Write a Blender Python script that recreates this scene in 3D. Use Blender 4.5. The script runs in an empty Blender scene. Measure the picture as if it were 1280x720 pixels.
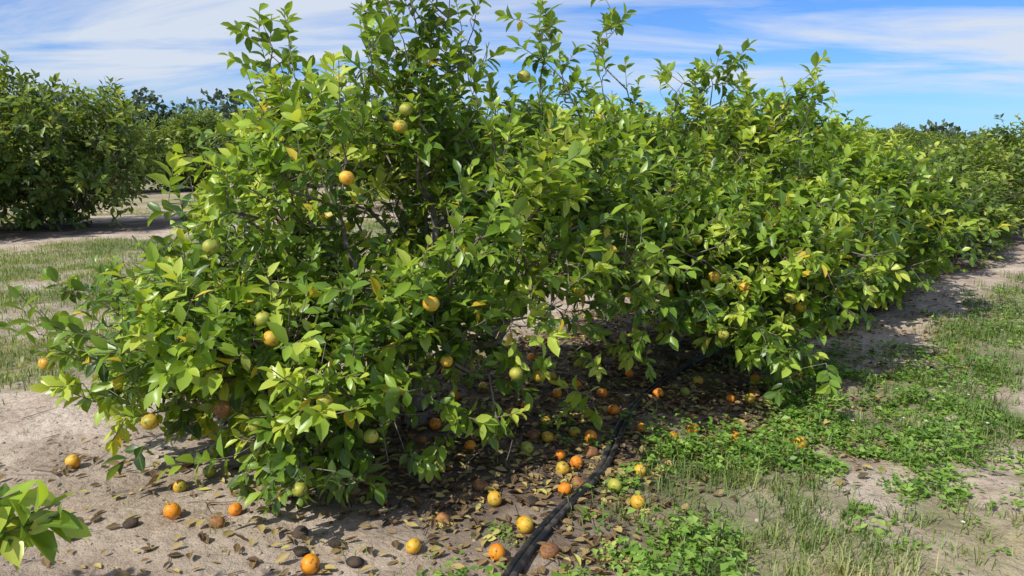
import bpy, math, random
import numpy as np
from mathutils import Vector, Matrix
R = np.random.default_rng(7)
random.seed(7)
scene = bpy.context.scene
COL = scene.collection

# ------------------------------------------------------------------ helpers
def norm(a):
    return a / (np.linalg.norm(a, axis=-1, keepdims=True) + 1e-9)
_g = [np.random.default_rng(100+i).random((128,128)) for i in range(12)]
def vn(x, y, sc, seed=0):
    g = _g[seed % 12]
    x = np.asarray(x, float)*sc + 37.3*seed; y = np.asarray(y, float)*sc + 11.7*seed
    xi = np.floor(x).astype(int); yi = np.floor(y).astype(int)
    fx = x-xi; fy = y-yi
    fx = fx*fx*(3-2*fx); fy = fy*fy*(3-2*fy)
    a = g[xi % 128, yi % 128]; b = g[(xi+1) % 128, yi % 128]
    c = g[xi % 128, (yi+1) % 128]; d = g[(xi+1) % 128, (yi+1) % 128]
    return (a*(1-fx)+b*fx)*(1-fy)+(c*(1-fx)+d*fx)*fy
def fbm(x, y, sc, seed=0, o=3):
    s = 0; w = 0
    for i in range(o):
        s = s + vn(x, y, sc*2**i, seed+i)*0.5**i; w += 0.5**i
    return s/w
def ss(a, b, x):
    t = np.clip((x-a)/(b-a), 0, 1); return t*t*(3-2*t)

def mesh_np(name, V, tris=None, quads=None, mat=None, attrs=None, smooth=True):
    me = bpy.data.meshes.new(name)
    V = np.asarray(V, np.float32)
    me.vertices.add(len(V)); me.vertices.foreach_set('co', V.ravel())
    parts = []; tot = []
    if tris is not None and len(tris):
        parts.append(np.asarray(tris, np.int32).ravel()); tot.append(np.full(len(tris), 3, np.int32))
    if quads is not None and len(quads):
        parts.append(np.asarray(quads, np.int32).ravel()); tot.append(np.full(len(quads), 4, np.int32))
    L = np.concatenate(parts); T = np.concatenate(tot)
    me.loops.add(len(L)); me.loops.foreach_set('vertex_index', L)
    me.polygons.add(len(T))
    st = np.concatenate([[0], np.cumsum(T)[:-1]]).astype(np.int32)
    me.polygons.foreach_set('loop_start', st)
    me.polygons.foreach_set('loop_total', T)
    me.polygons.foreach_set('use_smooth', np.full(len(T), smooth, bool))
    if attrs:
        for k, a in attrs.items():
            at = me.attributes.new(k, 'FLOAT', 'POINT')
            at.data.foreach_set('value', np.asarray(a, np.float32).ravel())
    me.update(calc_edges=True)
    if mat: me.materials.append(mat)
    return me
def add_obj(name, data, parent=None, loc=(0,0,0), rot=(0,0,0), scale=(1,1,1)):
    o = bpy.data.objects.new(name, data)
    COL.objects.link(o); o.location = loc; o.rotation_euler = rot; o.scale = scale
    if parent: o.parent = parent
    return o

# row frame
RD = np.array([.68, .733]); RO = np.array([-.6, 4.2])
def perp(x, y): return (x-RO[0])*.733-(y-RO[1])*.68
def along(x, y): return (x-RO[0])*.68+(y-RO[1])*.733
def rowpt(s, p): return RO + RD*s + np.array([.733, -.68])*p
def gz(x, y):
    x = np.asarray(x, float); y = np.asarray(y, float)
    d = np.hypot(x, y-4)
    f = 1-ss(9, 22, d)
    h = (fbm(x, y, 1.1, 1, 3)-.5)*.09 + (fbm(x, y, 5.0, 4, 3)-.5)*.04
    return h*f

# ------------------------------------------------------------------ materials
def newmat(name):
    m = bpy.data.materials.new(name); m.use_nodes = True
    nt = m.node_tree; nt.nodes.clear()
    return m, nt, nt.nodes, nt.links
def ramp(N, stops):
    r = N.new('ShaderNodeValToRGB'); e = r.color_ramp.elements
    while len(e) < len(stops): e.new(0.5)
    for i, (p, c) in enumerate(stops):
        e[i].position = p; e[i].color = (*c, 1)
    return r
def leaf_mat(name, stops, rough=.38, trans=.3, tcol=1.6, spec=.5, under=True):
    m, nt, N, L = newmat(name)
    at = N.new('ShaderNodeAttribute'); at.attribute_name = 'tone'
    rp = ramp(N, stops); L.new(at.outputs['Fac'], rp.inputs[0])
    rib = N.new('ShaderNodeAttribute'); rib.attribute_name = 'rib'
    rr = ramp(N, [(0.0, (1,1,1)), (.16, (0,0,0))]); L.new(rib.outputs['Fac'], rr.inputs[0])
    mr = N.new('ShaderNodeMix'); mr.data_type = 'RGBA'; mr.blend_type = 'MIX'
    ml = N.new('ShaderNodeMath'); ml.operation = 'MULTIPLY'; ml.inputs[1].default_value = .35
    L.new(rr.outputs[0], ml.inputs[0]); L.new(ml.outputs[0], mr.inputs[0])
    L.new(rp.outputs[0], mr.inputs[6]); mr.inputs[7].default_value = (.34,.42,.1,1)
    col = mr.outputs[2]
    if under:
        geo = N.new('ShaderNodeNewGeometry')
        mu = N.new('ShaderNodeMix'); mu.data_type = 'RGBA'
        mk = N.new('ShaderNodeMath'); mk.operation = 'MULTIPLY'; mk.inputs[1].default_value = .35
        L.new(geo.outputs['Backfacing'], mk.inputs[0]); L.new(mk.outputs[0], mu.inputs[0])
        L.new(col, mu.inputs[6]); mu.inputs[7].default_value = (.20,.29,.09,1)
        col = mu.outputs[2]
    bs = N.new('ShaderNodeBsdfPrincipled'); bs.inputs['Roughness'].default_value = rough
    bs.inputs['Specular IOR Level'].default_value = spec
    L.new(col, bs.inputs['Base Color'])
    tr = N.new('ShaderNodeBsdfTranslucent')
    mm = N.new('ShaderNodeMix'); mm.data_type = 'RGBA'; mm.blend_type = 'MULTIPLY'; mm.inputs[0].default_value = 1
    L.new(col, mm.inputs[6]); mm.inputs[7].default_value = (tcol*1.1, tcol, tcol*.35, 1)
    L.new(mm.outputs[2], tr.inputs[0])
    mx = N.new('ShaderNodeMixShader'); mx.inputs[0].default_value = trans
    L.new(bs.outputs[0], mx.inputs[1]); L.new(tr.outputs[0], mx.inputs[2])
    out = N.new('ShaderNodeOutputMaterial'); L.new(mx.outputs[0], out.inputs[0])
    return m
citrus = leaf_mat('citrus_leaf', [(0, (.032,.075,.014)), (.23, (.068,.140,.02)), (.48, (.165,.285,.03)),
                                  (.70, (.32,.46,.05)), (.93, (.53,.60,.10)), (1, (.70,.52,.06))], .36, .38, 1.65)
citrus_far = leaf_mat('citrus_leaf_far', [(0, (.032,.070,.015)), (.4, (.10,.165,.026)), (.75, (.21,.30,.042)),
                                  (1, (.39,.44,.08))], .45, .3)
weedm = leaf_mat('weed_leaf', [(0, (.08,.165,.022)), (.5, (.165,.31,.042)), (1, (.32,.46,.10))], .5, .3)
grassm = leaf_mat('grass_blade', [(0, (.08,.15,.022)), (.4, (.19,.27,.05)), (.7, (.38,.38,.13)), (1, (.62,.54,.3))], .5, .3, 1.3)
litterm = leaf_mat('dry_leaf', [(0, (.05,.03,.02)), (.3, (.15,.085,.045)), (.6, (.32,.22,.10)), (.85, (.46,.36,.12)),
                                (1, (.46,.48,.10))], .6, .08, 1.1, .3, False)
petal = leaf_mat('white_petal', [(0, (.8,.8,.75)), (1, (.85,.85,.8))], .6, .2, 1., .2, False)
far_tree_hazed = leaf_mat('oak_leaf_hazed', [(0, (.055,.085,.065)), (.5, (.08,.12,.08)), (1, (.13,.17,.10))], .8, .1, 1.2, .1, False)  # distance haze is mixed into these leaf colours as a slight blue tint

def bark_mat():
    m, nt, N, L = newmat('citrus_bark')
    tc = N.new('ShaderNodeTexCoord')
    n = N.new('ShaderNodeTexNoise'); n.inputs['Scale'].default_value = 30; n.inputs['Detail'].default_value = 6
    L.new(tc.outputs['Object'], n.inputs[0])
    r = ramp(N, [(.3, (.09,.07,.055)), (.55, (.20,.165,.13)), (.75, (.33,.30,.25))]); L.new(n.outputs[0], r.inputs[0])
    b = N.new('ShaderNodeBump'); b.inputs['Strength'].default_value = .6; b.inputs['Distance'].default_value = .01
    L.new(n.outputs[0], b.inputs['Height'])
    s = N.new('ShaderNodeBsdfPrincipled'); s.inputs['Roughness'].default_value = .85
    L.new(r.outputs[0], s.inputs['Base Color']); L.new(b.outputs[0], s.inputs['Normal'])
    o = N.new('ShaderNodeOutputMaterial'); L.new(s.outputs[0], o.inputs[0]); return m
bark = bark_mat()

def fruit_mat(name, c1, c2, rough=.4, dark=None):
    m, nt, N, L = newmat(name)
    tc = N.new('ShaderNodeTexCoord'); oi = N.new('ShaderNodeObjectInfo')
    ad = N.new('ShaderNodeVectorMath'); ad.operation = 'ADD'
    cb = N.new('ShaderNodeCombineXYZ'); L.new(oi.outputs['Random'], cb.inputs[0])
    sc = N.new('ShaderNodeVectorMath'); sc.operation = 'SCALE'; sc.inputs['Scale'].default_value = 9
    L.new(cb.outputs[0], sc.inputs[0]); L.new(tc.outputs['Object'], ad.inputs[0]); L.new(sc.outputs[0], ad.inputs[1])
    n = N.new('ShaderNodeTexNoise'); n.inputs['Scale'].default_value = 16; n.inputs['Detail'].default_value = 3
    L.new(ad.outputs[0], n.inputs[0])
    r = ramp(N, [(.38, c1), (.62, c2)]); L.new(n.outputs[0], r.inputs[0])
    n3 = N.new('ShaderNodeTexNoise'); n3.inputs['Scale'].default_value = 60; n3.inputs['Detail'].default_value = 5
    L.new(ad.outputs[0], n3.inputs[0])
    r3 = ramp(N, [(.56, (0,0,0)), (.70, (1,1,1))]); L.new(n3.outputs[0], r3.inputs[0])
    mx = N.new('ShaderNodeMix'); mx.data_type = 'RGBA'; L.new(r3.outputs[0], mx.inputs[0])
    L.new(r.outputs[0], mx.inputs[6]); mx.inputs[7].default_value = (*(dark or (.16,.09,.03)), 1)
    n2 = N.new('ShaderNodeTexVoronoi'); n2.inputs['Scale'].default_value = 380; L.new(tc.outputs['Object'], n2.inputs[0])
    b = N.new('ShaderNodeBump'); b.inputs['Strength'].default_value = .25; b.inputs['Distance'].default_value = .002
    L.new(n2.outputs[0], b.inputs['Height'])
    s = N.new('ShaderNodeBsdfPrincipled'); s.inputs['Roughness'].default_value = rough
    s.inputs['Specular IOR Level'].default_value = .35
    L.new(mx.outputs[2], s.inputs['Base Color']); L.new(b.outputs[0], s.inputs['Normal'])
    o = N.new('ShaderNodeOutputMaterial'); L.new(s.outputs[0], o.inputs[0]); return m
FM = {'o': fruit_mat('orange_peel', (.74,.21,.012), (.80,.31,.02)),
      'y': fruit_mat('yellow_peel', (.70,.34,.025), (.60,.42,.05)),
      'g': fruit_mat('green_peel', (.20,.25,.035), (.42,.40,.06)),
      'm': fruit_mat('turning_peel', (.34,.32,.04), (.68,.36,.035)),
      'b': fruit_mat('rotten_peel', (.20,.09,.04), (.42,.19,.06), .7, (.05,.03,.02)),
      'k': fruit_mat('decayed_peel', (.03,.022,.017), (.08,.055,.04), .9, (.01,.01,.01))}

# ------------------------------------------------------------------ leaves
def leafT(lod):
    if lod == 0:
        rows = [(.16,.26), (.45,.5), (.75,.36)]
        v = [(0,0,0)]
        for u, w in rows: v += [(u,-w,1), (u,0,0), (u,w,1)]
        v.append((1,0,0))
        tri = [(0,2,1), (0,3,2), (10,7,8), (10,8,9)]
        q = []
        for a in (1, 4): q += [(a,a+1,a+4,a+3), (a+1,a+2,a+5,a+4)]
        return np.array(v, float), np.array(tri), np.array(q)
    v = [(0,0,0), (.5,-.5,1), (.5,.5,1), (1,0,0)]
    return np.array(v, float), np.array([(0,3,1), (0,2,3)]), np.zeros((0,4), int)
def build_leaves(P, D, Nn, Ln, Wd, tone, lod=0, fold=.22, curl=.18):
    T, tri, quad = leafT(lod); n = len(P); k = len(T)
    D = norm(D); Nn = norm(Nn - D*(Nn*D).sum(1, keepdims=True)); S = np.cross(D, Nn)
    u = T[:,0][None,:,None]; w = T[:,1][None,:,None]; f = (np.abs(T[:,1]))[None,:,None]
    Lb = Ln[:,None,None]; Wb = Wd[:,None,None]
    cv = (curl*(.3+1.4*R.random(n)))[:,None,None]
    fo = (fold*(.3+1.4*R.random(n)))[:,None,None]
    V = P[:,None,:] + D[:,None,:]*u*Lb + S[:,None,:]*w*Wb + Nn[:,None,:]*(f*2*fo*Wb - cv*u*u*Lb)
    off = (np.arange(n)*k)[:,None,None]
    tr = (tri[None]+off).reshape(-1,3); qd = (quad[None]+off).reshape(-1,4)
    tn = np.repeat(tone, k)
    rib = np.tile(np.abs(T[:,1])*2, n) if lod == 0 else np.ones(n*k)
    return V.reshape(-1,3), tr, qd, tn, rib
def leaves_mesh(name, args, mat, **kw):
    V, t, q, tn, rb = build_leaves(*args, **kw)
    return mesh_np(name, V, t, q, mat, {'tone': tn, 'rib': rb})

def tubes(A, B, ra, rb, k):
    n = len(A); d = norm(B-A)
    ref = np.where(np.abs(d[:,2:3]) > .9, np.array([[1.,0,0]]), np.array([[0,0,1.]]))
    e1 = norm(np.cross(d, ref)); e2 = np.cross(d, e1)
    an = np.arange(k)*2*np.pi/k
    ring = np.cos(an)[None,:,None]*e1[:,None,:] + np.sin(an)[None,:,None]*e2[:,None,:]
    V0 = A[:,None,:]+ring*ra[:,None,None]; V1 = B[:,None,:]+ring*rb[:,None,None]
    V = np.concatenate([V0, V1], 1).reshape(-1,3)
    i = np.arange(k); j = (i+1) % k
    q = np.stack([i, j, j+k, i+k], 1)
    Q = (q[None] + (np.arange(n)*2*k)[:,None,None]).reshape(-1,4)
    return V, Q

def gen_tree(base, lobes, clumps, per, sizes=(.064,.104), lod=0, seed=1, limbs=None, bare=.05,
             K=11, mat=None, bias=.0, zmin=.12, keep=None, extra=None, sig=.10, ztop=1.75, whips=0, whipbox=None):
    """returns (branches mesh, foliage mesh); lobes = [(centre, radii, weight)] relative to base"""
    rg = np.random.default_rng(seed)
    lobes = [(np.array(c, float), np.array(r, float), w) for c, r, w in lobes]
    W = np.array([l[2] for l in lobes], float); W /= W.sum()
    C = []; OC = []
    while len(C) < clumps:
        c, r, _ = lobes[rg.choice(len(lobes), p=W)]
        d = norm(rg.normal(size=3)); rr = rg.random()**.30
        p = c + d*r*rr
        if p[2] < zmin+.1: continue
        if keep is not None and not keep(p, rg): continue
        C.append(p); OC.append(norm(d/r))
    C = np.array(C); OC = np.array(OC)
    idx = np.repeat(np.arange(clumps), per)
    P = C[idx] + rg.normal(size=(len(idx), 3))*sig*np.array([1,1,.8])
    O = OC[idx]*.6 + rg.normal(size=(len(idx),3))*.55
    high = ss(ztop-.05, ztop+.35, P[:,2])[:,None]
    O = O + np.array([0,0,.45])[None]*(1+high*1.5)
    low = (1-ss(.25,.6,P[:,2]))[:,None]
    O = O - np.array([0,0,.35])[None]*low
    ctone = np.clip(.40 + rg.normal(size=clumps)*.19 + .08*ss(1.2,1.8,C[:,2]), .03, .8)[idx] + bias  # random tone per clump; higher clumps coloured lighter for a lit crown top
    if whips:   # long upright water sprouts above the crown
        for wi in range(whips):
            x0, x1, y0, y1, z0, z1, z2 = whipbox[wi % len(whipbox)]
            p0 = np.array([rg.uniform(x0,x1), rg.uniform(y0,y1), z0]); top = rg.uniform(z1,z2)
            lean = rg.normal(size=2)*.16; nst = int((top-z0)/.085)
            a = []; 
            for j in range(nst):
                t = (j+1)/nst
                a.append(p0+np.array([lean[0]*t, lean[1]*t, (top-z0)*t])+rg.normal(size=3)*.045)
            P = np.concatenate([P, a]); O = np.concatenate([O, np.array([0,0,.7])+rg.normal(size=(nst,3))*.5])
            ctone = np.concatenate([ctone, np.full(nst, .38+rg.normal()*.08)])
    if extra is not None:
        P = np.concatenate([P, extra[0]]); O = np.concatenate([O, extra[1]]); ctone = np.concatenate([ctone, extra[2]])
    ok = P[:,2] > zmin
    P = P[ok]; O = norm(O[ok]); ctone = ctone[ok]
    # skeleton
    mx = 60000
    nodes = np.zeros((mx,3)); par = -np.ones(mx, int); pl = np.zeros(mx); n = 0
    def addn(p, pa):
        nonlocal n
        nodes[n] = p; par[n] = pa
        pl[n] = 0 if pa < 0 else pl[pa]+np.linalg.norm(nodes[pa]-p); n += 1; return n-1
    a = addn((0,0,-.06), -1)
    for q in [(.01,0,.1), (-.01,.02,.22), (.02,0,.34)]: a = addn(q, a)
    def connect(p, jit=.18):
        d = np.linalg.norm(nodes[:n]-p, axis=1) + .32*pl[:n]
        d[:2] += 1
        j = int(np.argmin(d)); st = nodes[j].copy(); v = p-st; dist = np.linalg.norm(v)
        m = max(1, int(dist/.11)); sidev = np.cross(v, rg.normal(size=3)); 
        sidev = sidev/(np.linalg.norm(sidev)+1e-9)*dist*jit*rg.random()
        cur = j
        for i in range(1, m+1):
            t = i/m
            cur = addn(st+v*t+sidev*math.sin(math.pi*t)+(rg.normal(size=3)*.008 if i < m else 0), cur)
        return cur
    for l in (limbs or []):
        for q in l: connect(np.array(q, float), .06)
    for c, r, w in lobes: connect(c*np.array([.8,.8,.85]))
    order = np.argsort(np.linalg.norm(P, axis=1) + rg.random(len(P))*.3)
    tips = []
    for i in order: tips.append((connect(P[i]), i))
    isb = rg.random(len(P)) < bare
    ln = (.10+.16*rg.random(len(P)))
    for t, i in tips:
        m1 = addn(P[i]+O[i]*ln[i]*.5, t); m2 = addn(P[i]+O[i]*ln[i]+np.array([0,0,.012]), m1)
    cnt = np.zeros(n); haschild = np.zeros(n, bool)
    haschild[par[1:n]] = True
    cnt[~haschild] = 1
    for i in range(n-1, 0, -1): cnt[par[i]] += cnt[i]
    rad = .0021*np.maximum(cnt,1)**(1/2.25)
    ch = np.arange(1, n); pa = par[1:n]
    A = nodes[pa]; B = nodes[ch]; rb = rad[ch]; ra = np.minimum(rad[pa], rb*1.25)
    thick = rb > .006
    V1, Q1 = tubes(A[thick], B[thick]+ (B[thick]-A[thick])*.04, ra[thick], rb[thick], 8)
    V2, Q2 = tubes(A[~thick], B[~thick], ra[~thick], rb[~thick], 3 if lod else 4)
    bm = mesh_np('branches', np.concatenate([V1, V2]), None, np.concatenate([Q1, Q2+len(V1)]), bark)
    # leaves
    S = len(P); k = np.arange(K)
    alive = (~isb)[:,None] & (rg.random((S,K)) > .12)
    e1 = norm(np.cross(O, rg.normal(size=(S,3)))); e2 = np.cross(O, e1)
    tt = (k[None]+.6+rg.random((S,K))*.5)/(K+.3)
    ph = k[None]*2.4 + rg.random((S,1))*6.28 + rg.normal(size=(S,K))*.35
    th = np.radians(78-48*tt) + rg.normal(size=(S,K))*.15
    pos = P[:,None]+O[:,None]*(ln[:,None]*tt)[...,None]
    d = np.cos(th)[...,None]*O[:,None]+np.sin(th)[...,None]*(np.cos(ph)[...,None]*e1[:,None]+np.sin(ph)[...,None]*e2[:,None])
    d[...,2] -= .12
    nn = O[:,None]*.55+np.array([0,0,.65])+rg.normal(size=(S,K,3))*.35
    L = (sizes[0]+(sizes[1]-sizes[0])*rg.random((S,K)))*(1.08-.45*np.abs(tt-.45))*(.75+.5*rg.random((S,1)))
    tone = ctone[:,None] + .28*(tt-.4) + rg.normal(size=(S,K))*.09 + (rg.random((S,1)) < .25)*.26
    tone = np.where(rg.random((S,K)) < .012, 1.0, np.clip(tone, 0, .93))
    f = alive.ravel()
    fm = leaves_mesh('foliage', (pos.reshape(-1,3)[f], d.reshape(-1,3)[f], nn.reshape(-1,3)[f],
             L.ravel()[f], L.ravel()[f]*(.44+.13*rg.random(f.sum())), tone.ravel()[f]), mat or citrus, lod=lod)
    return bm, fm
def place_tree(bm, fm, loc, rz=0, sc=(1,1,1), name='orange_tree'):
    e = bpy.data.objects.new(name, None); COL.objects.link(e)
    e.location = loc; e.rotation_euler = (0,0,rz); e.scale = sc; e.empty_display_size = .3
    add_obj('branches', bm, e); add_obj('foliage', fm, e)
    return e

# ------------------------------------------------------------------ main tree
def rel(b, L): return [((c[0]-b[0], c[1]-b[1], c[2]), r, w) for c, r, w in L]
def wb(b, L): return [(a-b[0], c-b[0], d-b[1], e-b[1], f, g, h) for a, c, d, e, f, g, h in L]
b0 = (-.58, 4.25)
lob0 = rel(b0, [((-.70,4.15,1.1),(1.08,1.05,.78),8.6), ((-1.57,3.8,.70),(.70,.68,.36),3.6),
    ((-1.05,3.4,.70),(.80,.5,.38),2.9), ((-.82,3.12,.44),(.28,.2,.2),.7), ((.3,4.5,1.15),(.9,.8,.6),4.0),
    ((-1.08,4.1,1.65),(.38,.4,.3),1.0), ((.1,3.6,.95),(.45,.35,.28),1.0), ((-.1,4.5,1.55),(.7,.35,.25),1.0), ((-.45,3.4,.6),(.3,.25,.25),.7)])
def keep0(p, rg):
    x, y, z = p[0]+b0[0], p[1]+b0[1], p[2]
    if z < .74 and x > -.25 and rg.random() < .84: return False
    if z < .5 and x > -.5 and rg.random() < .7: return False
    if z < .35 and rg.random() < .7 and y > 3.6: return False
    if y < 3.7 and -1.15 < x < -.3 and .92 < z < 1.17: return False       # window onto the big limb
    if -.85 < x < -.15 and z > 1.45 and y < 4.2 and rg.random() < .75: return False   # thin, twiggy centre top
    if .0 < x < .5 and .6 < z < .95 and rg.random() < .5: return False
    if abs(x+.55) < .18 and .3 < z < .7 and y < 4.2 and rg.random() < .85: return False   # trunk shows
    return True
# a few thin leafy shoots that hang into the open space below the crown
ex = []
for q in [(-.05,3.45,.30),(0,3.42,.24),(-.1,3.5,.36),(.42,3.95,.36),(.46,3.95,.28),(.38,4.0,.44),(.45,3.92,.5),(.1,3.75,.55),(.13,3.7,.48),(-.3,3.4,.4),(-.26,3.42,.3),(.75,4.5,.5),(.8,4.45,.42)]:
    for j in range(2): ex.append(np.array(q)+R.normal(size=3)*.035)
ex = np.array(ex)-np.array([b0[0], b0[1], 0])
extra0 = (ex, np.array([0,-.3,-.1])+R.normal(size=ex.shape)*.6, np.full(len(ex), .6))
bm, fm = gen_tree(b0, lob0, 335, 7, seed=3, keep=keep0, bare=.13, whips=17, extra=extra0,
   whipbox=wb(b0, [(-1.35,-1.05,3.9,4.4,1.6,2.0,2.3), (-.6,-.25,3.8,4.3,1.5,2.2,2.6), (-.9,-.5,3.9,4.4,1.5,2.0,2.3), (-.25,.15,4.0,4.5,1.5,2.0,2.4), (-.5,-.3,3.9,4.2,1.5,2.3,2.6)]),
   limbs=[[(-.05,-.25,.6), (.12,-.65,.92), (-.12,-.78,.98), (-.42,-.86,1.02), (-.75,-.8,.98), (-1.1,-.7,.9)],
          [(.1,.05,.7),(.15,0,1.2),(.1,-.1,1.7),(.12,-.15,2.1)],
          [(-.3,.1,.75),(-.7,0,1.3)], [(.4,.1,.6),(.8,.2,1.0)], [(.05,-.1,.8),(-.1,-.3,1.3),(-.2,-.35,1.8)]])
tree0 = place_tree(bm, fm, (b0[0], b0[1], float(gz(*b0))))
b1 = (1.35, 6.1)
lob1 = rel(b1, [((1.3,6.0,1.1),(1.25,1.1,.78),8.5), ((1.7,5.15,.88),(.8,.6,.52),4),
    ((2.2,5.8,1.0),(.5,.6,.6),2), ((1.65,4.85,.55),(.5,.35,.3),1.3)])
def keep1(p, rg):
    x, z = p[0]+b1[0], p[2]
    if x < 1.15 and z < .62: return False
    return True
bm, fm = gen_tree(b1, lob1, 325, 7, seed=8, K=10, sizes=(.07,.11), bare=.08, whips=14, keep=keep1,
    whipbox=wb(b1, [(.4,.7,5.5,5.9,1.6,2.2,2.65), (1.3,1.6,5.7,6.1,1.6,2.1,2.6), (1.0,1.3,5.6,6.1,1.6,1.9,2.15), (1.8,2.2,5.7,6.2,1.5,1.9,2.35)]))
tree1 = place_tree(bm, fm, (b1[0], b1[1], float(gz(*b1))))
b2 = (3.15, 8.0)
lob2 = rel(b2, [((3.1,8.0,1.0),(1.3,1.25,.85),8), ((3.5,7.2,.8),(.8,.6,.55),3), ((2.8,7.9,1.75),(.5,.4,.3),.8)])
bm, fm = gen_tree(b2, lob2, 280, 6, seed=12, K=9, sizes=(.08,.12), zmin=.2, whips=4, whipbox=wb(b2, [(2.6,3.2,7.6,8.1,1.6,1.9,2.3)]))
place_tree(bm, fm, (*b2, 0))
# generic trees for the rest of the grove
gen = []
for i in range(3):
    lb = [((0,0,1.12),(1.3,1.3,.85),8), ((.5*math.cos(i*2),.5*math.sin(i*2),.7),(1.2,1.1,.6),3.5),
          ((.4*math.sin(i),-.3,1.75),(.55,.55,.35),1.3), ((-.5,.4*i-.4,1.6),(.5,.5,.4),1.1)]
    gen.append(gen_tree((0,0), lb, 290, 5, seed=20+i, K=7, lod=1, sizes=(.10,.15), bare=.02, mat=citrus_far, sig=.12, zmin=.08))
# main row continues
rr = random.Random(4)
s = 6.9+1.0
k = 0
while s < 85:
    q = rowpt(s, rr.uniform(-.15,.15) - .1)
    g = gen[k % 3]; h = rr.uniform(.72, .82) if s < 16 else rr.uniform(.85,1.08)
    place_tree(*g, (float(q[0]), float(q[1]), 0), rr.uniform(0,6.28), (1.05,1.05,h))
    s += 2.7; k += 1
# left/back rows
for pr, ss_ in [(-14.7, [-7.0, -3.8, -.7, 2.5] + list(np.arange(13, 70, 4.2))), (-29.2, list(np.arange(-10, 80, 4.4)))]:
    for s in ss_:
        q = rowpt(s, pr+rr.uniform(-.2,.2))
        if q[1] > 5:
            if pr == -14.7 and s < 5: h = rr.uniform(1.5,1.62); w_ = 1.5
            else: h = rr.uniform(1.4,1.6); w_ = 1.75
            place_tree(*gen[k % 3], (float(q[0]), float(q[1]), -.1), rr.uniform(0,6.28), (w_,w_,h))
        k += 1

# neighbouring tree just outside the frame, one low branch reaches in
bn = (-2.15, 1.25)
exP = []; exO = []; 
for q in [(-1.35,1.42,.78), (-1.24,1.46,.80), (-1.17,1.49,.80), (-1.2,1.50,.84), (-1.14,1.49,.79)]:
    exP.append((q[0]-bn[0], q[1]-bn[1], q[2])); exO.append((.8,.1,-.05+.25*R.random()))
extra = (np.array(exP), np.array(exO), np.full(len(exP), .46))
bm, fm = gen_tree(bn, [((0,-.1,.9),(.6,.6,.5),1)], 45, 5, seed=31, extra=extra, bare=0, sig=.08, sizes=(.075,.11))
place_tree(bm, fm, (*bn, 0))

# ------------------------------------------------------------------ fruit
def orange_mesh(mat, seed, lump=0.):
    rg = np.random.default_rng(seed)
    nu, nv = 24, 16; V = []; Q = []
    pp = rg.normal(size=(6,3))*1.6; pf = rg.uniform(0,6,6)
    for j in range(nv+1):
        th = math.pi*j/nv
        for i in range(nu):
            ph = 2*math.pi*i/nu
            dx = np.array([math.sin(th)*math.cos(ph), math.sin(th)*math.sin(ph), math.cos(th)])
            r = .039*(1+.02*math.sin(3*ph+seed)*math.sin(th)+.012*math.cos(5*th))
            r *= 1+lump*float(np.sin(pp@dx+pf).sum())/3
            if th < .5: r *= 1-.10*(1-th/.5)**2
            if th > 2.75: r *= 1-.06*((th-2.75)/.39)
            V.append((r*dx[0], r*dx[1], r*.94*dx[2]))
    for j in range(nv):
        for i in range(nu):
            Q.append((j*nu+i, (j+1)*nu+i, (j+1)*nu+(i+1) % nu, j*nu+(i+1) % nu))
    b = len(V); z = .0335; T = []
    for i in range(10):
        a = i*math.pi/5; r = .0065 if i % 2 == 0 else .003
        V.append((r*math.cos(a), r*math.sin(a), z+.0012))
    V.append((0,0,z+.004))
    for i in range(10): T.append((b+i, b+(i+1) % 10, b+10))
    me = mesh_np('orange', V, T, Q, mat)
    me.materials.append(FM['k'])
    for p in list(me.polygons)[:10]: p.material_index = 1
    return me
OM = {c: [orange_mesh(FM[c], s, {'k':.32,'b':.16}.get(c,.02)) for s in range(3)] for c in FM}
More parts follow.
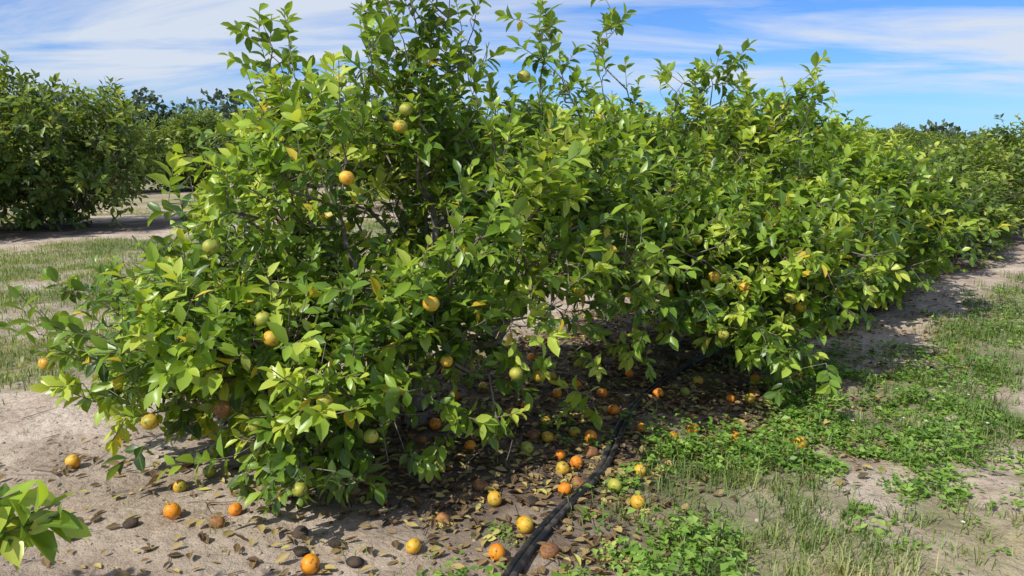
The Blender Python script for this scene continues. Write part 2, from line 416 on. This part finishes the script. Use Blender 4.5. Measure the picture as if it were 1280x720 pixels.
ground_fruit = [(-2.29,3.66,'y'),(-1.50,3.06,'o'),(-1.245,3.12,'o'),(-1.236,3.28,'m'),(-.78,2.64,'o'),(-.40,2.79,'y'),
 (-.06,2.74,'o'),(.055,2.94,'y'),(-1.53,3.54,'g'),(-1.71,3.69,'b'),(-1.28,3.0,'b'),(-1.61,3.38,'m'),(-.886,3.66,'o'),
 (-.228,3.85,'o'),(-.37,3.56,'g'),(-.377,4.66,'o'),(0,4.32,'o'),(.08,3.8,'g'),(.255,3.72,'o'),(.256,3.54,'m'),(.25,3.29,'o'),
 (.32,3.38,'b'),(.49,3.32,'g'),(.575,3.17,'m'),(.64,3.5,'y'),(.97,4.74,'o'),(1.42,4.64,'o'),(1.53,4.58,'m'),(1.25,3.97,'o'),
 (1.62,3.96,'y'),(1.99,4.99,'m'),(.2,4.18,'y'),(.09,4.45,'o'),(-1.6,3.8,'g'),(-.6,4.9,'y'),(-.85,2.78,'k'),(-.72,2.83,'k'),
 (-.9,2.93,'k'),(-1.65,3.0,'k'),(-.3,3.05,'b'),(-.62,2.7,'k'),(.42,3.75,'b'),(.33,3.6,'o'),
 (-.15,3.35,'b'),(-.55,3.2,'k'),(.15,2.75,'b'),(1.1,4.3,'b'),(.75,4.1,'o'),(-1.05,3.9,'o'),(.45,4.9,'o'),(1.3,5.0,'y'),(2.1,5.2,'y'),
 (-.1,4.05,'o'),(.35,4.5,'g'),(.12,4.0,'b'),(.6,4.75,'o'),(-.3,4.35,'g'),(.85,5.2,'o'),(1.15,4.75,'g'),(.5,5.4,'m'),(.02,5.0,'o'),(-.95,4.3,'y'),
 (-.5,3.95,'b'),(.44,3.95,'o'),(.36,4.05,'m'),(.28,5.1,'y'),(1.7,5.0,'o'),(1.62,4.75,'b'),(-1.35,3.75,'o'),(-.7,3.45,'b'),(-.02,3.55,'k'),(.1,3.2,'k'),
 (.62,4.35,'o'),(.3,4.75,'o'),(-.2,4.9,'y'),(.15,5.6,'o'),(-.45,4.15,'o'),(.9,3.95,'y'),(1.05,4.1,'o'),(-.08,3.2,'m'),(.2,3.95,'y')]
for x, y, c in ground_fruit:
    sc = R.uniform(.76,1.0)
    if c == 'k': sc *= .8
    o = add_obj('orange', OM[c][R.integers(3)], None, (x, y, float(gz(x,y))+.034*sc), tuple(R.uniform(0,6.28,3)),
            (sc, sc, sc*(.62 if c == 'k' else .8 if c == 'b' else 1)))
    if c in 'bk':
        o.rotation_euler = (R.uniform(-.3,.3), R.uniform(-.3,.3), R.uniform(0,6)); o.location.z -= .012
tree_fruit = [(-.67,3.05,1.5,'y'),(-1.22,2.93,.70,'g'),(-.98,2.95,.856,'m'),(-1.06,3.1,.9,'g'),(-1.53,3.0,.48,'m'),(-1.22,3.0,.53,'b'),
 (-.6,3.0,.416,'g'),(-.86,2.82,.26,'g'),(.02,3.4,.57,'g'),(.14,3.7,.47,'m'),(.06,3.9,1.98,'g'),(-.52,3.55,1.72,'m'),(-.5,3.6,1.8,'g'),
 (-.78,3.5,1.92,'g'),(-.35,3.15,.96,'y'),(-2.2,3.4,.62,'m'),
 (-1.7,3.1,.75,'g'),(-.75,2.85,.62,'m'),(-1.3,3.2,1.2,'g'),(.35,3.8,.9,'m'),(-1.05,2.9,.5,'g'),(-.3,3.3,.66,'y')]
def hang(tree, lst):
    tx, ty, tz = tree.location
    for x, y, z, c in lst:
        s = R.uniform(.74,.94)
        add_obj('fruit', OM[c][R.integers(3)], tree, (x-tx, y-ty, z-tz), (R.uniform(-.3,.3), R.uniform(-.3,.3), R.uniform(0,6)), (s,s,s))
hang(tree0, tree_fruit)
hang(tree1, [(1.13,4.45,.65,'g'),(1.46,4.6,.77,'y'),(1.8,4.85,1.03,'g'),(1.15,4.6,1.07,'g'),(1.42,4.48,.61,'m'),(1.24,4.52,.85,'m'),
  (1.6,4.55,.45,'g'),(1.9,4.8,.6,'y'),(2.1,4.95,.8,'g'),(1.3,4.45,.5,'g'),(1.0,4.7,.75,'m'),(1.75,4.6,.7,'g')])

# ------------------------------------------------------------------ ground
def geo(start, end, n, sgn):
    d0 = .05
    k = np.arange(1, n+1)
    lo, hi = 1.01, 3.
    for _ in range(60):
        m = (lo+hi)/2
        if d0*(m**n-1)/(m-1) < abs(end-start): lo = m
        else: hi = m
    return start+sgn*d0*(lo**k-1)/(lo-1)
xs = np.concatenate([geo(-14,-900,30,-1)[::-1], np.arange(-13.9,-5,.12), np.linspace(-5,8,300), geo(8,900,34,1)])
ys = np.concatenate([geo(.5,-60,16,-1)[::-1], np.linspace(.5,10,230), np.arange(10.1,20,.12), geo(20,1400,36,1)])
X, Y = np.meshgrid(xs, ys, indexing='ij'); nx, ny = X.shape
Z = gz(X, Y)
def zones(x, y):
    p = perp(x, y); s = along(x, y)
    q = np.where(p < -7.3, np.mod(p+7.3, 14.6)-7.3, p)
    n1 = fbm(x, y, 1.3, 2, 4); n2 = fbm(x, y, 3.5, 6, 3); n3 = fbm(x,y,.5,8,2)
    e = (n1-.5)*1.5
    right = ss(1.35, 1.9, q+e)*ss(.38,.55, n2*.5+n1*.5+.06)
    left = ss(2.3, 3.1, -q+e)*(.2+.8*ss(.38,.6,n1*.6+n2*.4))
    left = left + (p < -7.3)*(q > 0)*ss(2.6,3.6,q+e)*(.25+.75*ss(.38,.6,n1*.6+n2*.4))
    right = right*((p > -7.3) | (q <= 0))
    # bare sandy wheel strip along the right edge of the bed, away from the camera
    strip = ss(.9,1.1,q+e*.25)*(1-ss(1.55,1.9,q+e*.35))*ss(1.9,2.8,s)*(p > -7.3)
    right = right*(1-strip*.9)
    dry = np.clip(ss(.50,.72,n3*.5+n2*.5)*.8 + ss(2.45,2.95,q)*ss(2.5,.5,s)*.8, 0, 1)
    dry = np.where(p < 0, np.clip(.15+.7*ss(.3,.7,n3*.6+n2*.4),0,1), dry)
    lit = ss(1.85,.9, np.abs(q+(n1-.5)*.8-.35))*(.6+.4*ss(.3,.5,n2))
    lit = lit*(1-ss(-.35,-1.1, s)*.75*(p > -7.3))*(1-strip*.85)
    return p, s, q, right, left, dry, lit
p, s_, q, rt, lf, dry, lit = zones(X, Y)
V = np.stack([X, Y, Z], -1).reshape(-1,3)
ii = np.arange(nx*ny).reshape(nx, ny)
Q = np.stack([ii[:-1,:-1], ii[1:,:-1], ii[1:,1:], ii[:-1,1:]], -1).reshape(-1,4)
def ground_mat():
    m, nt, N, L = newmat('grove_soil')
    tc = N.new('ShaderNodeTexCoord')
    def noise(sc, det=5, rough=.6):
        n = N.new('ShaderNodeTexNoise'); n.inputs['Scale'].default_value = sc
        n.inputs['Detail'].default_value = det; n.inputs['Roughness'].default_value = rough
        L.new(tc.outputs['Object'], n.inputs[0]); return n
    def attr(a):
        n = N.new('ShaderNodeAttribute'); n.attribute_name = a; return n.outputs['Fac']
    def mix(f, a, b):
        x = N.new('ShaderNodeMix'); x.data_type = 'RGBA'
        L.new(f, x.inputs[0]); L.new(a, x.inputs[6]); L.new(b, x.inputs[7]); return x.outputs[2]
    n1 = noise(2.2, 6); n2 = noise(24, 8, .75); n3 = noise(140, 3)
    sand = ramp(N, [(.3, (.34,.26,.195)), (.5, (.50,.40,.315)), (.7, (.64,.54,.44))]); L.new(n1.outputs[0], sand.inputs[0])
    spk = ramp(N, [(.33, (.4,.35,.31)), (.5, (1,1,1)), (.7, (1.12,1.12,1.12))]); L.new(n2.outputs[0], spk.inputs[0])
    ms = N.new('ShaderNodeMix'); ms.data_type = 'RGBA'; ms.blend_type = 'MULTIPLY'; ms.inputs[0].default_value = .85
    L.new(sand.outputs[0], ms.inputs[6]); L.new(spk.outputs[0], ms.inputs[7])
    org = ramp(N, [(.35, (.05,.037,.028)), (.5, (.13,.095,.07)), (.68, (.27,.21,.155))]); L.new(n2.outputs[0], org.inputs[0])
    grn = ramp(N, [(.35, (.05,.07,.02)), (.5, (.12,.15,.045)), (.68, (.24,.25,.10))]); L.new(n2.outputs[0], grn.inputs[0])
    dr = ramp(N, [(.35, (.16,.13,.06)), (.5, (.34,.29,.15)), (.68, (.52,.46,.28))]); L.new(n2.outputs[0], dr.inputs[0])
    def thr(a, gain=.5):
        x = N.new('ShaderNodeMath'); x.operation = 'MULTIPLY_ADD'; L.new(n2.outputs[0], x.inputs[0]); x.inputs[1].default_value = gain*2
        x.inputs[2].default_value = -gain
        y = N.new('ShaderNodeMath'); y.operation = 'ADD'; y.use_clamp = True; L.new(a, y.inputs[0]); L.new(x.outputs[0], y.inputs[1])
        z = N.new('ShaderNodeMath'); z.operation = 'MULTIPLY'; z.use_clamp = True
        w = N.new('ShaderNodeMath'); w.operation = 'MULTIPLY'; w.use_clamp = True; w.inputs[1].default_value = 4
        L.new(a, w.inputs[0]); L.new(y.outputs[0], z.inputs[0]); L.new(w.outputs[0], z.inputs[1]); return z.outputs[0]
    c = mix(thr(attr('lit'), .9), ms.outputs[2], org.outputs[0])
    gd = mix(attr('dry'), grn.outputs[0], dr.outputs[0])
    c = mix(thr(attr('grass'), 1.6), c, gd)
    bs = N.new('ShaderNodeBsdfPrincipled'); bs.inputs['Roughness'].default_value = .95
    bs.inputs['Specular IOR Level'].default_value = .15
    L.new(c, bs.inputs['Base Color'])
    b1 = N.new('ShaderNodeBump'); b1.inputs['Strength'].default_value = 1.0; b1.inputs['Distance'].default_value = .045
    b2 = N.new('ShaderNodeBump'); b2.inputs['Strength'].default_value = .6; b2.inputs['Distance'].default_value = .006
    n4 = noise(11, 7, .65)
    L.new(n4.outputs[0], b1.inputs['Height']); L.new(n3.outputs[0], b2.inputs['Height']); L.new(b1.outputs[0], b2.inputs['Normal'])
    L.new(b2.outputs[0], bs.inputs['Normal'])
    o = N.new('ShaderNodeOutputMaterial'); L.new(bs.outputs[0], o.inputs[0]); return m
nearr = (Y < 14) & (X > -3)
gm = mesh_np('ground', V, None, Q, ground_mat(), {'grass': np.clip(rt*np.where(nearr,.6,1)+lf,0,1), 'dry': dry, 'lit': lit})
add_obj('ground', gm)

# ------------------------------------------------------------------ scatter
def inview(x, y, m=.75): return (np.abs(x) < m*y+.5) & (y > 2.0)
def scatter(n, x0, x1, y0, y1, dens):
    x = R.uniform(x0, x1, n); y = R.uniform(y0, y1, n)
    k = inview(x, y) & (R.random(n) < dens(x, y)); return x[k], y[k]
# leaf litter
def dl(x, y):
    z = zones(x, y); return np.clip(z[6]*1.2*(.3+1.0*fbm(x,y,4,3,2)), 0, 1)*ss(10,6,y)*(1-.5*ss(-1.0,-1.6,x))
x1, y1 = scatter(60000, -4, 6, 2.2, 9, dl)
x2, y2 = scatter(1500, -3.5, .6, 2.2, 5, lambda x, y: ss(-2.8,-1.8,x)*.2+0*x)
x = np.concatenate([x1,x2]); y = np.concatenate([y1,y2]); n = len(x)
a = R.uniform(0, 6.28, n); tl = R.normal(size=(n,3))*.3
D = np.stack([np.cos(a), np.sin(a), np.zeros(n)], 1); D[:,2] += tl[:,0]*.5
Ln = R.uniform(.025,.07,n)
lm = leaves_mesh('leaf_litter', (np.stack([x, y, gz(x,y)+.006+.012*R.random(n)], 1), D, np.array([[0,0,1.]])+tl, Ln,
        Ln*R.uniform(.4,.6,n), np.clip(R.beta(1.4,1.7,n)+.0, 0, 1)), litterm, lod=0, fold=.3, curl=-.12)
add_obj('leaf_litter', lm)
# twigs on ground
x, y = scatter(4500, -3.5, 3, 2.3, 6.5, lambda x,y: zones(x,y)[6]*.4+.03); n = len(x)
a = R.uniform(0,6.28,n); l = R.uniform(.05,.22,n)
A = np.stack([x, y, gz(x,y)+.008], 1); xe = x+np.cos(a)*l; ye = y+np.sin(a)*l
B = np.stack([xe, ye, gz(xe,ye)+.012], 1)
Vt, Qt = tubes(A, B, np.full(n,.0026), np.full(n,.0012), 4)
add_obj('fallen_twigs', mesh_np('fallen_twigs', Vt, None, Qt, bark))
# soil clods
import bmesh
bmh = bmesh.new(); bmesh.ops.create_icosphere(bmh, subdivisions=1, radius=1)
IV = np.array([v.co[:] for v in bmh.verts]); IF = np.array([[v.index for v in f.verts] for f in bmh.faces]); bmh.free()
x, y = scatter(9000, -4.5, 5, 2.2, 7, lambda x,y: .5*fbm(x,y,2,5,2)+.1); n = len(x)
r = .003+.011*R.random(n)**3
Vc = IV[None]*(1+R.normal(size=(n,len(IV),1))*.22)*r[:,None,None]*np.array([1,1,.65])+np.stack([x,y,gz(x,y)+.002],1)[:,None]
Fc = (IF[None]+(np.arange(n)*len(IV))[:,None,None]).reshape(-1,3)
def clod_mat():
    m, nt, N, L = newmat('soil_clod'); tc = N.new('ShaderNodeTexCoord')
    nn = N.new('ShaderNodeTexNoise'); nn.inputs['Scale'].default_value = 9; L.new(tc.outputs['Object'], nn.inputs[0])
    r = ramp(N, [(.35, (.10,.075,.055)), (.65, (.42,.34,.26))]); L.new(nn.outputs[0], r.inputs[0])
    s = N.new('ShaderNodeBsdfPrincipled'); s.inputs['Roughness'].default_value = .95; L.new(r.outputs[0], s.inputs['Base Color'])
    o = N.new('ShaderNodeOutputMaterial'); L.new(s.outputs[0], o.inputs[0]); return m
add_obj('soil_clods', mesh_np('soil_clods', Vc.reshape(-1,3), Fc, None, clod_mat()))

# grass blades
def blades(x, y, nb, hmin, hmax, wid, tone, spread=.03):
    n = len(x)*nb
    X = np.repeat(x, nb)+R.normal(size=n)*spread; Yy = np.repeat(y, nb)+R.normal(size=n)*spread
    h = R.uniform(hmin, hmax, n)*np.repeat(.5+R.random(len(x)), nb)
    a = R.uniform(0, 6.28, n); lean = R.uniform(.1,1.1,n)
    d = np.stack([np.cos(a), np.sin(a), np.zeros(n)], 1); sd = np.stack([-np.sin(a), np.cos(a), np.zeros(n)], 1)
    B = np.stack([X, Yy, gz(X, Yy)-.005], 1); w = (wid*(.6+.8*R.random(n)))[:,None]
    up = np.array([[0,0,1.]])
    M = B + up*(h*.6)[:,None] + d*(h*lean*.3)[:,None]
    T = B + up*(h*(1-.35*lean))[:,None] + d*(h*lean)[:,None]
    V = np.stack([B-sd*w, B+sd*w, M-sd*w*.8, M+sd*w*.8, T], 1).reshape(-1,3)
    o = (np.arange(n)*5)[:,None]
    q = np.array([[0,1,3,2]])+o; t = np.array([[2,3,4]])+o
    return V, t, q, np.repeat(np.clip(np.repeat(tone, nb)+R.normal(size=n)*.15, 0, 1), 5)
def gr(x, y):
    z = zones(x, y); return z[3]*(z[2] > 0)*(.15+.85*ss(.38,.62,fbm(x,y,2.5,9,2)))*ss(22,5,y)
x, y = scatter(85000, .2, 14, 2.0, 18, gr)
z = zones(x, y); tone = np.clip(.15+.75*z[5]+R.normal(size=len(x))*.16, 0, 1)
V1, t1, q1, a1 = blades(x, y, 9, .03, .11, .0024, tone)
def gl(x, y):
    z = zones(x, y); return z[4]*.9*ss(30,8,y)
x, y = scatter(50000, -16, 0, 4, 22, gl)
z = zones(x, y); tone = np.clip(.15+.55*z[5]+R.normal(size=len(x))*.16, 0, 1)
V2, t2, q2, a2 = blades(x, y, 8, .03, .09, .0035, tone, .06)
x, y = scatter(3500, -3.5, 3, 2.2, 7, lambda x,y: .05+0*x)
V3, t3, q3, a3 = blades(x, y, 6, .02, .06, .002, np.full(len(x), .45))
V = np.concatenate([V1,V2,V3]); o2 = len(V1); o3 = o2+len(V2)
tn = np.concatenate([a1,a2,a3])
add_obj('grass', mesh_np('grass', V, np.concatenate([t1,t2+o2,t3+o3]), np.concatenate([q1,q2+o2,q3+o3]), grassm,
    {'tone': tn, 'rib': np.ones(len(tn))}))
# broadleaf weeds
def wd(x, y):
    z = zones(x, y); pp = z[0]; s = z[1]
    a = ss(1.2,1.55,pp+(fbm(x,y,2,1,2)-.5)*.9)*ss(.39,.53,fbm(x,y,1.8,3,4)+.06*ss(2.6,1.9,pp))*(1-.85*ss(2.35,2.7,pp))*ss(9,4.5,y)
    a = a*(.3+.7*ss(5.6,4.4,y))
    b = .10*ss(.58,.66,fbm(x,y,3,10,2))*ss(0,.6,pp)
    return np.clip(a+b, 0, 1)
x, y = scatter(20000, -.5, 6, 2.1, 9, wd)
n = len(x); K = 13
hh = R.uniform(.02,.06,n)+.14*R.random(n)*ss(.42,.62,fbm(x,y,2.2,5,2))
px = np.repeat(x,K)+R.normal(size=n*K)*.026; py = np.repeat(y,K)+R.normal(size=n*K)*.026
pz = gz(px,py)+np.repeat(hh,K)*R.random(n*K)
a = R.uniform(0,6.28,n*K)
D = np.stack([np.cos(a), np.sin(a), R.uniform(-.1,.6,n*K)], 1)
Ln = np.repeat(R.uniform(.6,1.7,n),K)*R.uniform(.014,.036,n*K)
Nn = np.array([[0,0,1.]])+R.normal(size=(n*K,3))*.3
wm = leaves_mesh('weeds', (np.stack([px,py,pz],1), D, Nn, Ln, Ln*R.uniform(.5,.75,n*K), np.clip(np.repeat(R.normal(.5,.24,n),K)+R.normal(size=n*K)*.1,0,1)), weedm, lod=1)
add_obj('weeds', wm)
# small white flowers
x, y = scatter(6000, 1, 9, 2.5, 10, lambda x,y: gr(x,y)*.4*(fbm(x,y,.9,7,2) > .45)); n = len(x)
px = np.repeat(x,5); py = np.repeat(y,5); a = np.tile(np.arange(5)*1.2566, n)
D = np.stack([np.cos(a), np.sin(a), np.full(n*5,.3)], 1); Ln = np.full(n*5,.011)
fmh = leaves_mesh('wildflowers', (np.stack([px,py,gz(px,py)+np.repeat(R.uniform(.06,.13,n),5)],1), D, np.tile([[0,0,1.]],(n*5,1)), Ln, Ln*.7, R.random(n*5)), petal, lod=1)
add_obj('wildflowers', fmh)

# ------------------------------------------------------------------ hose
def hose(off, seed):
    pts = [(-.35,1.2),(-.2,2.0),(-.03,2.61),(.10,2.86),(.217,3.13),(.36,3.36),(.47,3.60),(.55,3.9),(.66,4.25),(.78,4.55),(.92,4.85),(1.22,5.35),(1.9,6.2),(3.6,8.0),(9,13.9),(20,26)]
    cu = bpy.data.curves.new('irrigation_hose', 'CURVE'); cu.dimensions = '3D'
    sp = cu.splines.new('NURBS'); sp.points.add(len(pts)-1); sp.order_u = 4; sp.use_endpoint_u = True
    for i, (x, y) in enumerate(pts):
        x2 = x+off+.006*math.sin(i*1.7+seed); y2 = y
        sp.points[i].co = (x2, y2, float(gz(x2,y2))+.024, 1)
    cu.bevel_depth = .0150; cu.bevel_resolution = 4; cu.resolution_u = 12
    m, nt, N, L = newmat('black_polyethylene'); tc = N.new('ShaderNodeTexCoord')
    nn = N.new('ShaderNodeTexNoise'); nn.inputs['Scale'].default_value = 14; nn.inputs['Detail'].default_value = 6; L.new(tc.outputs['Object'], nn.inputs[0])
    r = ramp(N, [(.45, (.014,.014,.015)), (.7, (.12,.10,.08))]); L.new(nn.outputs[0], r.inputs[0])
    s = N.new('ShaderNodeBsdfPrincipled'); s.inputs['Roughness'].default_value = .5; L.new(r.outputs[0], s.inputs['Base Color'])
    o = N.new('ShaderNodeOutputMaterial'); L.new(s.outputs[0], o.inputs[0]); cu.materials.append(m)
    return add_obj('irrigation_hose', cu)
hose(0, 0); hose(.032, 1.2)

# ------------------------------------------------------------------ distant trees
P = []; T = []
rg = np.random.default_rng(5)
x = -320
while x < 420:
    big = 1.0 if x < -30 else .55
    w = rg.uniform(7,14); h = rg.uniform(11,17)*big
    yy = 170+rg.uniform(-15,25)
    m = 420
    d = norm(rg.normal(size=(m,3))); rad = rg.random((m,1))**.4
    pnt = np.array([x, yy, h*.55])+d*rad*np.array([w*.6, w*.5, h*.45])
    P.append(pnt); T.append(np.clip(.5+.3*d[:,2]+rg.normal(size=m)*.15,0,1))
    x += w*rg.uniform(.45,.8)
P = np.concatenate(P); T = np.concatenate(T); n = len(P)
Ln = rg.uniform(.9,1.9,n)
add_obj('distant_treeline', leaves_mesh('distant_treeline', (P, rg.normal(size=(n,3)), rg.normal(size=(n,3)), Ln, Ln*.7, T), far_tree_hazed, lod=1))

# ------------------------------------------------------------------ light, sky
S = Vector((-.55,-.52,.80)).normalized()
sun = bpy.data.lights.new('sun', 'SUN'); sun.energy = 5.0; sun.angle = math.radians(.5); sun.color = (1,.96,.87)
so = add_obj('sun', sun); so.rotation_euler = S.to_track_quat('Z','Y').to_euler(); so.location = (-20,-10,30)
w = bpy.data.worlds.new('World'); scene.world = w; w.use_nodes = True
nt = w.node_tree; nt.nodes.clear(); N = nt.nodes; L = nt.links
sky = N.new('ShaderNodeTexSky'); sky.sky_type = 'NISHITA'; sky.sun_disc = False
sky.sun_elevation = math.asin(S.z); sky.sun_rotation = math.atan2(S.x, S.y)
sky.dust_density = .3; sky.ozone_density = 2.5; sky.air_density = 1.0
tc = N.new('ShaderNodeTexCoord'); sep = N.new('ShaderNodeSeparateXYZ'); L.new(tc.outputs['Generated'], sep.inputs[0])
def mth(op, a, b=None, c=None, clamp=False):
    m = N.new('ShaderNodeMath'); m.operation = op; m.use_clamp = clamp
    for i, v in enumerate((a, b, c)):
        if v is None: continue
        if isinstance(v, (int, float)): m.inputs[i].default_value = v
        else: L.new(v, m.inputs[i])
    return m.outputs[0]
z = mth('MAXIMUM', sep.outputs[2], 0.0); zz = mth('ADD', z, .12)
cx = mth('DIVIDE', sep.outputs[0], zz); cy = mth('DIVIDE', sep.outputs[1], zz)
cx2 = mth('MULTIPLY_ADD', cy, .3, cx)
cb = N.new('ShaderNodeCombineXYZ'); L.new(mth('MULTIPLY', cx2, .36), cb.inputs[0]); L.new(mth('MULTIPLY', cy, .95), cb.inputs[1])
n1 = N.new('ShaderNodeTexNoise'); n1.inputs['Scale'].default_value = 1.0; n1.inputs['Detail'].default_value = 9; n1.inputs['Roughness'].default_value = .6
n1.inputs['Distortion'].default_value = .5
L.new(cb.outputs[0], n1.inputs[0])
# more cloud towards the west (-x) side of the sky
bias = mth('MULTIPLY_ADD', sep.outputs[0], -.06, .005)
r = ramp(N, [(.40, (0,0,0)), (.57, (1,1,1))]); L.new(mth('ADD', n1.outputs[0], bias), r.inputs[0])
hz = mth('MULTIPLY', r.outputs[0], mth('MULTIPLY', mth('SUBTRACT', z, .035), 18, None, True), None, True)
hz = mth('MULTIPLY', hz, .9)
tint = N.new('ShaderNodeMix'); tint.data_type = 'RGBA'; tint.blend_type = 'MULTIPLY'; tint.inputs[0].default_value = 1
L.new(sky.outputs[0], tint.inputs[6]); tint.inputs[7].default_value = (.36,.60,1.0,1)
mx = N.new('ShaderNodeMix'); mx.data_type = 'RGBA'; L.new(hz, mx.inputs[0]); L.new(tint.outputs[2], mx.inputs[6])
mx.inputs[7].default_value = (4.8,5.2,5.8,1)
bg = N.new('ShaderNodeBackground'); bg.inputs[1].default_value = .15; L.new(mx.outputs[2], bg.inputs[0])
o = N.new('ShaderNodeOutputWorld'); L.new(bg.outputs[0], o.inputs[0])
scene.view_settings.view_transform = 'Standard'; scene.view_settings.look = 'None'; scene.view_settings.exposure = 0

cam = bpy.data.cameras.new('camera'); cam.sensor_width = 36; cam.lens = 36*931/1280; cam.clip_end = 3000; cam.clip_start = .05
co = add_obj('camera', cam); co.location = (0,0,1.6); co.rotation_euler = (math.radians(90-10.3), 0, 0)
scene.camera = co
